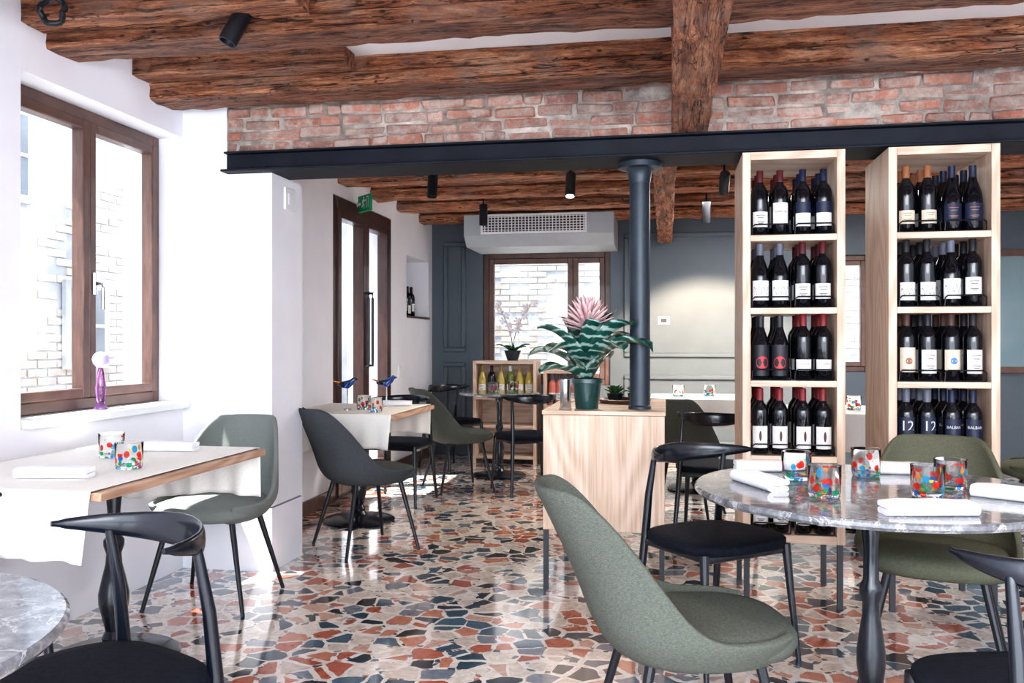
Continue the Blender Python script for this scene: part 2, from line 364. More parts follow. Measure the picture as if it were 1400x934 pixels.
w.box(1.62,1.98,8.9,9.15,0,.9).box(1.62,1.98,8.9,9.15,2.05,2.6).box(1.98,3.9,8.9,9.15,0,2.6)
struct(w.obj('wall_back','grey',smooth=0),'blue-grey painted wall with panel moulding','wall')
struct(MB().box(3.75,3.9,-1.6,8.9,0,2.6).obj('wall_right','wall',smooth=0),'white plaster side wall','wall')
struct(MB().box(-2.8,-2.47,3.04,4.19,.85,.885).obj('trim_1','white',bevel=.004),'white window sill board','trim')
struct(MB().box(-2.78,-2.43,7.98,8.75,1.43,1.45).obj('trim_2','brownw',bevel=.003),'wooden ledge of the wall niche','trim')
struct(MB().box(-2.45,-2.43,4.58,6.08,0,.1).box(-2.45,-2.43,7.55,8.9,0,.1).obj('baseboard_left','brownw',bevel=.003),'brown wooden skirting board','baseboard')
struct(MB().box(-2.43,1.9,8.88,8.9,0,.1).obj('baseboard_back','grey',bevel=.003),'painted skirting board','baseboard')
def frame_mould(mb,x0,x1,z0,z1,y,t=.03,d=.018,mi=0):
    mb.box(x0,x1,y-d,y,z0,z0+t,mi).box(x0,x1,y-d,y,z1-t,z1,mi).box(x0,x0+t,y-d,y,z0+t,z1-t,mi).box(x1-t,x1,y-d,y,z0+t,z1-t,mi)
mb=MB()
for a in ((-2.32,-2.08,1.09,2.25),(-2.32,-2.08,.15,.98),(-.42,1.5,1.04,2.3),(-.42,1.5,.15,.86)): frame_mould(mb,*a,8.9,.045,.035)
struct(mb.obj('trim_3','grey',bevel=.010),'painted wall panel mouldings','trim')

# joists: each a heavy timber made of stacked planks
k=4
for i,y in enumerate([.25,.98,1.71,2.44,3.17,3.90,4.75,5.48,6.21,6.94,7.67,8.40]):
    x0=-2.52 if y<4.3 else -2.45
    m=MB().beam('x',x0,3.75,y,y+.195,2.405+.008*math.sin(i*2.1),2.476,jit=.010,seed=i)
    m.beam('x',x0,3.75,y+.014,y+.178,2.486,2.57,jit=.008,seed=i+50)
    o=m.obj(f'trim_{k}','beamx',smooth=.3); k+=1
    struct(o,'rough old wooden ceiling joist','beam')
for (y,x1,z0) in [(3.03,-1.36,2.47),(3.76,-1.45,2.48),(2.28,-1.2,2.47)]:
    o=MB().beam('x',-2.52,x1,y,y+.13,z0,2.57,jit=.007,seed=y).obj(f'trim_{k}','beamx',smooth=.3); k+=1
    struct(o,'short wooden support plank beside a joist','beam')
o=MB().beam('y',-1.6,4.19,.03,.195,2.19,2.43,jit=.010,seed=31).obj(f'trim_{k}','beamy',smooth=.3); k+=1
struct(o,'heavy rough wooden cross beam under the joists','beam')
o=MB().beam('y',4.46,8.88,-.075,.06,2.2,2.43,jit=.01,seed=37).obj(f'trim_{k}','beamy',smooth=.3); k+=1
struct(o,'dark wooden cross beam in the rear room','beam')
# brick band
mb=MB(); mb.box(-2.27,3.75,4.209,4.44,2.19,2.56,1)
z=2.192; row=0
while z<2.545:
    h=.048; x=-2.27+(0 if row%2 else -.12)
    while x<3.75:
        l=rnd(.16,.23) if random.random()<.7 else rnd(.07,.13)
        xa=max(x,-2.268); xb=min(x+l,3.745); d=rnd(-.012,.006); dz=rnd(-.005,.005)
        if xb-xa>.03:
            b=len(mb.v); mb.box(xa,xb,4.205+d,4.24,z+dz,min(z+h+dz+rnd(-.006,.005),2.556),0)
            for q in range(b,b+8):
                vx,vy,vz=mb.v[q]; mb.v[q]=(vx+rnd(-.009,.009),vy+rnd(-.005,.005),vz+rnd(-.008,.008))
        x+=l+rnd(.006,.018)
    z+=h+.011; row+=1
struct(mb.obj('wall_middle',['brick','mortar'],bevel=.009,smooth=.5),'exposed old red brick band above the steel girder','wall')
mb=MB(); mb.box(-2.27,3.75,4.13,4.42,2.08,2.092).box(-2.27,3.75,4.165,4.42,2.18,2.19).box(-2.27,3.75,4.2,4.29,2.092,2.18)
for x in [-2.20,-2.12,-2.04]: mb.lathe([(0,0),(.014,0),(.014,.014),(0,.014)],8,(x,4.165,2.092))
struct(mb.obj('trim_50','steel',bevel=.003),'dark painted steel girder','beam')
r=root('iron_column','dark painted cast iron pipe column carrying the girder','column',(-.126,4.3,.868))
MB().lathe([(.0,0),(.056,0),(.056,.012),(.05,.02),(.05,1.12),(.0,1.12)],32).obj('pipe','pipe',r)
MB().lathe([(0,1.112),(.052,1.112),(.056,1.14),(.060,1.165),(.072,1.178),(.105,1.184),(.105,1.21),(0,1.21)],32).obj('capital','pipe',r)

def window(name,w,h,panes,loc,rz,mat,label,handle=None,fw=.055,sw=.045,dep=.07,isdoor=False):
    r=root(name,label,'door' if isdoor else 'window',loc,rz); r['kind']='structure'
    mb=MB(); x0,x1=-w/2,w/2
    mb.box(x0,x0+fw,-dep/2,dep/2,0,h).box(x1-fw,x1,-dep/2,dep/2,0,h).box(x0+fw,x1-fw,-dep/2,dep/2,h-fw,h)
    if not isdoor: mb.box(x0+fw,x1-fw,-dep/2,dep/2,0,fw)
    mb.obj('frame',mat,r,bevel=.006)
    for a,b in panes:
        z0=fw if not isdoor else .01; z1=h-fw; m=MB(); y0,y1=-dep/2-.015,dep/2-.02
        lo=sw if not isdoor else .16
        m.box(a,a+sw,y0,y1,z0,z1).box(b-sw,b,y0,y1,z0,z1).box(a+sw,b-sw,y0,y1,z1-sw,z1).box(a+sw,b-sw,y0,y1,z0,z0+lo)
        c=m.obj('sash' if not isdoor else 'door_leaf',mat,r,bevel=.006)
        MB().box(a+sw-.003,b-sw+.003,-.004,.004,z0+lo-.003,z1-sw+.003).obj('glass_pane','winglass',c,smooth=0)
    if handle=='lever':
        m=MB(); m.tube([(.03,-.055,h*.42-.05),(.03,-.055,h*.42+.05)],.014,8,asp=.6)
        m.tube([(.03,-.05,h*.42),(.03,-.09,h*.42),(.03,-.095,h*.42-.02),(.03,-.095,h*.42-.12)],.009,8)
        m.obj('handle','chrome',r)
    if handle=='bar':
        for x in (-.05,.05):
            MB().tube([(x,-.05,1.0),(x,-.1,1.0),(x,-.1,1.05),(x,-.1,1.55),(x,-.1,1.6),(x,-.05,1.6)],.013,8).obj('handle','blackm',r)
    return r
window('window_1',1.16,1.395,[(-.54,-.0),(0.0,.54)],(-2.69,3.615,.885),pi/2,'brownw','brown wooden double casement window beside the table','lever')
window('window_2',1.34,1.38,[(-.61,.28),(.28,.61)],(-1.23,8.99,.75),0,'brownw','brown wooden window at the rear wall',fw=.06,sw=.055)
window('window_3',.36,1.15,[(-.13,.13)],(1.8,8.99,.9),0,'brownw','narrow brown wooden window')
window('door_1',1.38,2.305,[(-.62,0),(0,.62)],(-2.5,6.815,0),pi/2,'darkw','dark brown glazed double door','bar',fw=.09,sw=.07,dep=.1,isdoor=True)
r=root('wall_mirror','large teal mirror in a dark wooden frame','mirror',(2.95,8.88,.9))
mb=MB(); frame_mould(mb,-.75,.75,0,1.17,.02,.06,.04); mb.obj('frame','brownw',r,bevel=.004)
MB().box(-.69,.69,0,.012,.06,1.11).obj('mirror_glass','mirror',r,smooth=0)

# exterior
mb=MB(); mb.box(-6.2,-5.3,-3,13,-.1,4.2,1)
z=0;row=0
while z<4.1:
    y=-1+(.12 if row%2 else 0)
    while y<11:
        if random.random()<.7 and noise.noise(Vector((y*.6,z*.6,3)))>-.12: mb.box(-5.3,-5.285,y,y+.22,z,z+.06,0)
        y+=.24
    z+=.075; row+=1
struct(mb.obj('wall_exterior_side',['extbrick','shade'],smooth=0),'sunlit pale brick facade across the lane','building')
mb=MB(); mb.box(-5,6,10.9,11.5,-.1,4.2,1)
z=0;row=0
while z<3.2:
    x=-4+(.12 if row%2 else 0)
    while x<4.5:
        if random.random()<.7: mb.box(x,x+.22,10.893,10.9,z,z+.06,0)
        x+=.24
    z+=.075; row+=1
struct(mb.obj('wall_exterior_back',['extbrick','shade'],smooth=0),'sunlit pale brick wall outside','building')
struct(MB().box(-6.2,-2.9,-3,13,-.2,-.1).box(-2.9,6,9.15,11,-.2,-.1).obj('ground','ground',smooth=0),'pale paving outside','ground')
for i,(y,z0) in enumerate([(6.9,1.0),(8.6,2.0),(5.9,2.4)]):
    mb=MB().box(-5.28,-5.24,y-.05,y+.55,z0-.05,z0+.75,0).box(-5.24,-5.235,y+.02,y+.48,z0+.02,z0+.68,1)
    mb.box(-5.235,-5.225,y+.235,y+.265,z0+.02,z0+.68,0).box(-5.235,-5.225,y+.02,y+.48,z0+.33,z0+.36,0)
    struct(mb.obj(f'window_{4+i}',['shade','extdark'],smooth=0),'small window in the facade across the lane','window')

# ---------------------------------------------------------------- chairs
def black_chair(loc,rz,label):
    r=root('dining_chair',label,'chair',loc,rz,'black wooden dining chairs')
    out=superel(.46,.44,3.2,36,1.06,-.01)
    MB().pad(out,[(.90,.425),(.97,.428),(1.0,.44),(1.0,.456),(.97,.463),(.8,.468),(.4,.470)]).obj('seat','seatblk',r,smooth=1.2)
    n=40; pts=[];rr=[];aa=[]
    for i in range(n+1):
        t=-1+2*i/n; a=t*1.46
        x=.232*sin(a); y=.0+.21*cos(a)+.01*(1-t*t)
        z=.748+.020*abs(t)**2
        pts.append((x,y,z)); w=max(0,1-abs(t)**1.5)
        hh=.008+.033*w; th=.0075+.0025*w
        if abs(t)>.93: hh*=.8; th*=.8
        rr.append(th); aa.append(hh/th)
    MB().tube(pts,rr,14,asp=aa).obj('backrest','black',r,smooth=1.2)
    for sx in (-1,1):
        MB().tube([(sx*.215,.235,0),(sx*.198,.20,.25),(sx*.186,.18,.45),(sx*.183,.165,.6),(sx*.178,.138,.742)],[.010,.015,.017,.015,.011],12).obj('leg','black',r,smooth=1.2)
        MB().tube([(sx*.225,-.22,0),(sx*.21,-.195,.25),(sx*.2,-.18,.435)],[.010,.014,.018],12).obj('leg','black',r,smooth=1.2)
    MB().tube([(-.19,-.18,.415),(.19,-.18,.415),(.19,.18,.415),(-.19,.18,.415)],.012,8,asp=1.3,closed=True).obj('seat_frame','black',r)
    return r
def smooth01(x): x=max(0,min(1,x)); return x*x*(3-2*x)
def shell_chair(loc,rz,label,mat):
    r=root('upholstered_chair',label,'chair',loc,rz,'upholstered shell chairs')
    def H(t):
        return .475+.355*smooth01((.66-abs(t))/.42)
    def fn(u,v):
        t=-1+2*u; a=t*2.5
        px=.262*math.copysign(abs(sin(a))**.75,sin(a)); py=.252*math.copysign(abs(cos(a))**.75,cos(a))
        if v<.25:
            q=v/.25; sc=.05+.73*q; z=.385+.012*q*q; return (px*sc,py*sc,z)
        q=(v-.25)/.75; z=.397+q*(H(t)-.397)
        b=smooth01((z-.39)/.10); sc=.78+.22*b**.6
        up=max(0,z-.46)/.37
        x=px*sc*(1-.17*up**1.5); y=py*sc+max(0,cos(a))*(.16*up**1.2)
        return (x,y,z)
    o=MB().grid(fn,40,18).obj('backrest',mat,r,smooth=3,fixn=True)
    so=o.modifiers.new('solid','SOLIDIFY'); so.thickness=.022; so.offset=0
    su=o.modifiers.new('sub','SUBSURF'); su.levels=1; su.render_levels=1
    MB().pad(superel(.46,.49,2.8,36,1.03,-.02),[(.85,.40),(.96,.41),(1.0,.43),(1.0,.448),(.96,.464),(.8,.474),(.4,.479)]).obj('seat',mat,r,smooth=1.5)
    for sx in (-1,1):
        for sy in (-1,1):
            MB().tube([(sx*.15,sy*.14,.39),(sx*.235,sy*(.235 if sy>0 else .215),0)],[.014,.009],10).obj('leg','blackm',r)
    return r
black_chair((-1.235,1.70,0),face(-.43,-.9),'black wooden chair with curved rail beside the round marble table')
black_chair((-2.08,2.17,0),face(0,1),'black wooden chair tucked under the window table')
black_chair((.18,3.42,0),face(.62,-.78),'black wooden chair with curved rail behind the marble table')
black_chair((.80,2.00,0),face(-.25,1),'black wooden chair drawn up to the marble table')
black_chair((-1.98,6.25,0),face(-.1,-1),'black wooden chair at the cloth-covered table by the door')
black_chair((-1.10,6.85,0),face(-.5,.85),'black wooden chair beside the small round table')
black_chair((-2.0,8.0,0),face(.7,-.5),'black wooden chair beside the rear window')
black_chair((.30,5.35,0),face(.2,1),'black wooden chair behind the oak counter')
shell_chair((.06,2.36,0),face(.95,.25),'sage green upholstered chair with swept sides, black legs','sage')
shell_chair((.95,3.30,0),face(-.3,-.95),'olive green upholstered chair behind the marble table','olive')
shell_chair((-2.06,3.70,0),face(.05,-1),'pale sage upholstered chair at the window table','pale')
shell_chair((-1.72,4.82,0),face(.7,.7),'slate grey upholstered chair at the cloth-covered table','slate')
shell_chair((-1.66,6.85,0),face(.75,.5),'sage green upholstered chair by the small round table','sage')
shell_chair((.12,6.05,0),face(.3,1),'sage green upholstered chair behind the counter','sage')
shell_chair((2.25,5.6,0),face(-.8,.3),'olive green upholstered chair at the rear table','olive')

# ---------------------------------------------------------------- tables
PED=[(0,0),(.235,0),(.24,.012),(.225,.022),(.12,.038),(.055,.05),(.040,.07),(.043,.085),(.030,.11),(.042,.16),(.054,.21),(.055,.25),(.042,.31),(.030,.36),(.027,.40),(.037,.43),(.037,.45),(.024,.47),(.023,.56),(.029,.62),(.024,.66),(.045,.69),(.13,.705),(.13,.72),(0,.72)]
PED2=[(0,0),(.235,0),(.24,.012),(.225,.022),(.12,.038),(.050,.05),(.038,.07),(.040,.085),(.028,.11),(.036,.16),(.042,.21),(.042,.25),(.034,.31),(.026,.36),(.025,.40),(.034,.43),(.034,.45),(.023,.47),(.022,.56),(.027,.62),(.023,.66),(.04,.69),(.13,.705),(.13,.72),(0,.72)]
def round_table(loc,rad,label,th=.028):
    r=root('round_table',label,'table',loc)
    MB().lathe([(0,.722),(rad-.03,.722),(rad-.008,.726),(rad,.735),(rad,.745),(rad-.006,.75),(0,.75)],72).obj('table_top','marble',r)
    MB().lathe(PED2,32).obj('pedestal','black',r)
    return r
round_table((.62,2.80,0),.53,'round grey marble table on a turned black pedestal')
round_table((-1.35,1.05,0),.44,'round grey marble table with black pedestal')
round_table((-1.46,7.56,0),.36,'small round marble table near the rear window')
def rect_table(x0,x1,y0,y1,label,drop=.22,cl=True,py=0):
    cx,cy=(x0+x1)/2,(y0+y1)/2
    r=root('rectangular_table',label,'table',(cx,cy,0)); a,b=(x1-x0)/2,(y1-y0)/2
    MB().box(-a,a,-b,b,.72,.747).obj('table_top','oaktop',r,bevel=.004)
    MB().lathe(PED,28,(0,py,0)).obj('pedestal','black',r)
    if cl:
        w=a-.03
        path=[(-b-.012,.75-drop),(-b-.008,.72),(-b-.004,.7505),(0,.7515),(b+.004,.7505),(b+.008,.72),(b+.012,.75-drop)]
        P=[]
        for i in range(len(path)-1):
            n=10 if i in (0,5) else (10 if i in (2,3) else 2)
            for q in range(n): f=q/n; P.append((path[i][0]*(1-f)+path[i+1][0]*f,path[i][1]*(1-f)+path[i+1][1]*f))
        P.append(path[-1]); nn=len(P)-1
        def fn(u,v):
            y,z=P[min(nn,int(round(v*nn)))]; x=-w+2*w*u
            hang=max(0,(.74-z)/drop)
            y+=math.copysign(1,y)*hang*(.016*sin(u*19+y)+.010*sin(u*41)+.022); x*=1-.05*hang+.02*hang*sin(u*9)
            if hang>0: z-=.02*hang*sin(u*5+1)
            return (x,y,z)
        o=MB().grid(fn,60,nn).obj('tablecloth','cloth',None,(cx,cy,0),smooth=1,fixn=False)
        so=o.modifiers.new('solid','SOLIDIFY'); so.thickness=.003; so.offset=1
        tag(o,'cream linen runner draped over the ends of the table','tablecloth')
    return r
rect_table(-2.45,-1.66,2.32,3.40,'oak table with turned black pedestal beneath the window',py=.09)
rect_table(-2.42,-1.62,5.06,5.95,'oak table with turned black pedestal near the glazed door')
rect_table(.75,1.75,5.6,6.35,'rear oak table behind the wine shelves')
rect_table(-.15,.65,6.8,7.5,'rear oak table by the grey wall')

def napkin_mesh():
    mb=MB(); L_=.235; W=.078; Hh=.036
    prof=[]
    def arc(cy,cz,r,a0,a1,n=6):
        for i in range(n+1):
            a=a0+(a1-a0)*i/n; prof.append((cy+r*cos(a),cz+r*sin(a)))
    hw=W/2
    arc(-hw+Hh/2,Hh/2,Hh/2,pi*1.5,pi*.5,10)
    arc(hw-.008,Hh-.008,.008,pi/2,-pi/2,5)
    prof+= [(-hw+.02,Hh-.017)]
    prof+= [(-hw+.02,Hh-.0195)]
    arc(hw-.002-.008,.0085,.0082,pi/2,-pi/2,5)
    n=len(prof); K=10
    for i in range(K+1):
        x=-L_/2+L_*i/K; e=1-.06*(abs(2*i/K-1))**4
        for j,(y,z) in enumerate(prof):
            q=noise.noise(Vector((x*14,y*20,z*10)))*.0035
            mb.v.append((x,y*e+q*.6,max(0,z*e+(q if z>.01 else 0))))
    for i in range(K):
        for j in range(n):
            k2=(j+1)%n; mb.f.append((i*n+j,i*n+k2,(i+1)*n+k2,(i+1)*n+j)); mb.m.append(0)
    mb.f.append(tuple(range(n))[::-1]); mb.f.append(tuple(K*n+j for j in range(n))); mb.m+=[0,0]
    return mb
nk=None
def napkin(x,y,rz,lab,z=.7502):
    global nk
    if nk is None:
        nk=napkin_mesh().obj('folded_napkin','napkin',None,(x,y,z),smooth=.9); nk.rotation_euler=(0,0,rz); tag(nk,lab,'napkin','folded white napkins'); return
    dup(nk,(x,y,z),rz,lab)
lab='folded white linen napkin on the marble table'
napkin(.355,3.11,.1,lab); napkin(.285,2.79,-1.15,lab); napkin(.80,3.13,.0,lab); napkin(.672,2.40,.19,lab); napkin(.985,2.66,-.6,lab)
lab2='folded white linen napkin on the cloth-covered table'
for a in [(-1.97,2.52,.15),(-2.0,3.22,.1),(-1.85,5.75,.2)]: napkin(*a,lab2,z=.7547)
tb=None
def tumbler(x,y,lab,z=.7502,rz=0,s=1):
    global tb
    if tb is None:
        tb=MB().lathe([(0,0),(.039,0),(.0435,.004),(.0455,.02),(.0475,.091),(.047,.0925),(.0455,.091),(.0435,.03),(.041,.013),(0,.011)],40).obj('glass_tumbler','tumbler',None,(x,y,z),smooth=1)
        tb.rotation_euler=(0,0,rz); tag(tb,lab,'glass','speckled glass tumblers'); return
    dup(tb,(x,y,z),rz,lab)
for i,(x,y) in enumerate([(.419,2.93),(.451,2.613),(.659,3.05),(.749,2.679),(.853,2.821)]): tumbler(x,y,'clear tumbler with multicoloured speckles on the marble table',rz=i*1.3)
for i,(x,y) in enumerate([(-2.10,3.0),(-1.85,2.74),(-1.95,5.40),(-1.80,5.20),(1.2,5.9),(1.5,6.0),(.1,7.1),(.35,7.2)]): tumbler(x,y,'clear speckled tumbler on the cloth-covered table',z=.7547,rz=i*.9+.4)
tumbler(-1.5,7.5,'clear speckled tumbler on the small round table',rz=2)
tumbler(-1.35,7.65,'clear speckled tumbler on the small round table',rz=1)

# ---------------------------------------------------------------- oak counter
r=root('oak_counter','light oak counter on thin black legs under the iron column','cabinet',(-.295,4.14,0))
MB().box(-.29,.29,0,.9,.29,.845).obj('body','oakz',r,bevel=.003)
MB().box(-.295,.295,-.005,.905,.847,.867).obj('counter_top','oakx',r,bevel=.002)
for x in (-.277,.277):
    for y in (.015,.885): MB().box(x-.012,x+.012,y-.012,y+.012,0,.29).obj('leg','blackm',r)

def ribbon(mb,az,Ln,W,el0,droop,base=(0,0,0),mi=0,n=14,wave=0):
    px,pz=0.015,0; ang=el0; pts=[]
    for i in range(n+1):
        pts.append((px,pz,ang)); px+=Ln/n*cos(ang); pz+=Ln/n*sin(ang); ang-=droop/n*(0.4+1.2*i/n)
    b=len(mb.v)
    for i,(p,z,a) in enumerate(pts):
        f=i/n; w=W*(.5+.5*min(1,f*2.6))*(1-max(0,(f-.65)/.35)**2.4)**.5 if f<1 else 0.0015
        for k in range(5):
            q=(k-2)/2; lift=abs(q)*w*.28
            rr=p-lift*sin(a); zz=z+lift*cos(a)+wave*sin(f*9+az*3)*q
            x=rr*cos(az)-q*w/2*sin(az); y=rr*sin(az)+q*w/2*cos(az)
            mb.v.append((base[0]+x,base[1]+y,base[2]+zz))
    for i in range(n):
        for k in range(4):
            a0=b+i*5+k; mb.f.append((a0,a0+1,a0+6,a0+5)); mb.m.append(mi)
r=root('potted_bromeliad','bromeliad with banded leaves and pink flower in green pot','plant',(-.385,4.28,.8675))
MB().lathe([(0,0),(.055,0),(.057,.005),(.070,.125),(.077,.128),(.077,.148),(.070,.15),(.064,.132),(0,.130)],32).obj('pot','pot',r)
MB().lathe([(.0,.131),(.062,.132),(.03,.138),(0,.14)],20).obj('soil','soil',r)
mb=MB()
random.seed(11)
for az,ln,wd,el,dr in [(-.55,.42,.12,1.30,1.5),(-.95,.38,.125,.95,1.5),(-1.5,.34,.12,.65,1.3),(-2.1,.36,.115,1.0,1.6),(-2.7,.38,.11,1.3,1.4),(3.0,.34,.105,.95,1.6),
    (2.3,.40,.105,1.35,1.1),(1.6,.38,.105,1.25,1.4),(.95,.42,.115,1.4,1.1),(.55,.40,.11,1.2,1.8),(-.35,.42,.105,1.1,2.0),(-1.2,.36,.115,1.4,1.2),(-2.4,.28,.10,.5,1.0),(.08,.22,.09,1.4,.8),(1.2,.3,.09,.8,1.2)]:
    ribbon(mb,az,ln,wd,el,dr,(0,0,.14),wave=.008)
o=mb.obj('leaves','leaf',r,smooth=1.2,fixn=False); so=o.modifiers.new('s','SOLIDIFY'); so.thickness=.0015
mb=MB()
for i in range(70):
    az=i*2.4; q=i/70; ribbon(mb,az,.130*(1-.35*q)+.015,.021,.10+1.25*q,-.2,(0,0,.385+.085*q),n=5)
o=mb.obj('flower','pinkf',r,smooth=1,fixn=False); so=o.modifiers.new('s','SOLIDIFY'); so.thickness=.001
MB().tube([(0,0,.12),(0,0,.47)],[.01,.016],8).obj('stem','leafg',r)
r=root('steel_cup','brushed steel cup standing beside the plant pot','cup',(-.50,4.36,.8675))
MB().lathe([(0,0),(.026,0),(.028,.003),(.03,.14),(.028,.14),(.026,.006),(0,.005)],28).obj('cup_body','chrome',r)
MB().tube([(.029,0,.1),(.05,0,.1),(.055,0,.06),(.048,0,.03),(.028,0,.025)],.003,6).obj('handle','chrome',r)
r=root('wooden_tray','dark round tray with small plants on the counter','tray',(-.22,4.72,.8675))
MB().lathe([(0,0),(.13,0),(.145,.02),(.14,.022),(.125,.006),(0,.006)],32).obj('tray_body','brownw',r)
for i,(x,y) in enumerate([(-.27,4.70),(-.16,4.74)]):
    r=root('potted_succulent','small succulent in a dark pot on the tray','plant',(x,y,.8745),i,'succulents on the tray')
    MB().lathe([(0,0),(.035,0),(.045,.045),(.04,.045),(.033,.035),(0,.035)],20).obj('pot','blackm',r)
    mb=MB()
    for i in range(18): ribbon(mb,i*2.4,.055,.02,.4+.055*i,.3,(0,0,.04),n=5)
    mb.obj('leaves','leafg',r,smooth=1,fixn=False)

# ---------------------------------------------------------------- bottles
BORD=[(0,0),(.033,0),(.0375,.004),(.0375,.19),(.0362,.205),(.029,.222),(.0175,.238),(.0148,.25),(.0145,.296),(0,.296)]
BURG=[(0,0),(.036,0),(.041,.005),(.041,.145),(.038,.17),(.029,.2),(.019,.228),(.0152,.25),(.0148,.290),(0,.290)]
def patch(mb,r,a0,a1,z0,z1,mi=0,n=10):
    mb.grid(lambda u,v:(r*sin(a0+(a1-a0)*u),-r*cos(a0+(a1-a0)*u),z0+(z1-z0)*v),n,1,mi=mi)
def disc(mb,r,ca,cz,rad,mi=0,sq=1):
    b=len(mb.v); n=18
    mb.v.append((r*sin(ca),-r*cos(ca),cz))
    for i in range(n):
        a=2*pi*i/n; th=ca+rad*cos(a)/r; mb.v.append((r*sin(th),-r*cos(th),cz+rad*sq*sin(a)))
    for i in range(n): mb.f.append((b,b+1+i,b+1+(i+1)%n)); mb.m.append(mi)
def text(mb,s,size,r,cz,mi=0):
    cu=bpy.data.curves.new('t','FONT'); cu.body=s; cu.size=size; cu.align_x='CENTER'; cu.align_y='CENTER'; cu.resolution_u=2
    ob=bpy.data.objects.new('t',cu); C.objects.link(ob); dg=bpy.context.evaluated_depsgraph_get(); dg.update()
    me=bpy.data.meshes.new_from_object(ob.evaluated_get(dg)); b=len(mb.v)
    for v in me.vertices: th=v.co.x/r; mb.v.append((r*sin(th),-r*cos(th),cz+v.co.y))
    for p in me.polygons: mb.f.append(tuple(b+i for i in p.vertices)); mb.m.append(mi)
    bpy.data.objects.remove(ob); bpy.data.curves.remove(cu); bpy.data.meshes.remove(me)
KINDS={
 'redwhite':dict(shape=BORD,cap='wine',lab='paper',z=(.05,.15),mark=('text','CERRETA',.013,'ink'),txt='dark wine bottle with a red capsule and white label'),
 'blackwhite':dict(shape=BORD,cap='ink',lab='paper',z=(.055,.13),mark=('lines','ink'),txt='dark wine bottle with black capsule and white label'),
 'navy':dict(shape=BORD,cap='navy',lab='paper',z=(.04,.10),mark=('band','navy',.10,.15),txt='dark wine bottle with navy capsule and blue-white label'),
 'squiggle':dict(shape=BURG,cap='silver',lab='paper',z=(.035,.125),mark=('squig','navy'),txt='burgundy bottle with blue capsule and wavy line label'),
 'plainwhite':dict(shape=BORD,cap='wine',lab='paper',z=(.04,.11),mark=('lines','ink'),txt='dark wine bottle with white label'),
 'tallcream':dict(shape=BORD,cap='ink',lab='paper',z=(.035,.14),mark=('lines','ink'),txt='dark wine bottle with tall white label'),
 'reddisc':dict(shape=BURG,cap='ink',lab='ink',z=(.02,.16),mark=('disc','bright'),txt='burgundy bottle with a red disc on a black label'),
 'campi':dict(shape=BORD,cap='red',lab='paper',z=(.045,.095),mark=('text','I CAMPI',.013,'bright'),txt='dark wine bottle with a red capsule and white label'),
 'feather':dict(shape=BORD,cap='red',lab='paper',z=(.03,.13),mark=('feather','wine'),txt='dark wine bottle with a feather drawn on its white label'),
 'orange':dict(shape=BORD,cap='orange',lab='cream',z=(.04,.10),mark=('lines','gold'),txt='dark wine bottle with copper capsule and cream label'),
 'blueband':dict(shape=BURG,cap='navy',lab='navy',z=(.045,.125),mark=('lines','orange'),txt='dark bottle with navy capsule and blue-orange label'),
 'creamtext':dict(shape=BORD,cap='ink',lab='paper',z=(.03,.11),mark=('squig','ink'),txt='dark wine bottle with white label and black drawing'),
 'creamblue':dict(shape=BORD,cap='brownc',lab='cream',z=(.05,.14),mark=('disc2','sky'),txt='dark wine bottle with cream label and blue emblem'),
 'creamred':dict(shape=BORD,cap='brownc',lab='cream',z=(.04,.15),mark=('disc2','orange'),txt='dark wine bottle with cream label and red emblem'),
 'twelve':dict(shape=BORD,cap='silver',lab='navy',z=(.085,.180),mark=('text','12',.062,'paper'),txt='dark wine bottle with the number 12 on a navy label'),
 'balban':dict(shape=BORD,cap='navy',lab='navy',z=(.085,.175),mark=('text','BALBAN',.018,'paper'),txt='dark wine bottle with white lettering on a navy label'),
 'whitewine':dict(shape=BURG,cap='gold',lab='paper',z=(.05,.12),mark=('lines','ink'),glass='btlyel',txt='golden white wine bottle with a pale label'),
 'greenwine':dict(shape=BORD,cap='paper',lab='paper',z=(.05,.12),mark=('lines','ink'),glass='btlgreen',txt='green wine bottle with a white label'),
 'rose':dict(shape=BORD,cap='silver',lab='paper',z=(.05,.12),mark=('lines','ink'),glass='btlrose',txt='rose wine bottle with a white label'),
}
PROTO={}
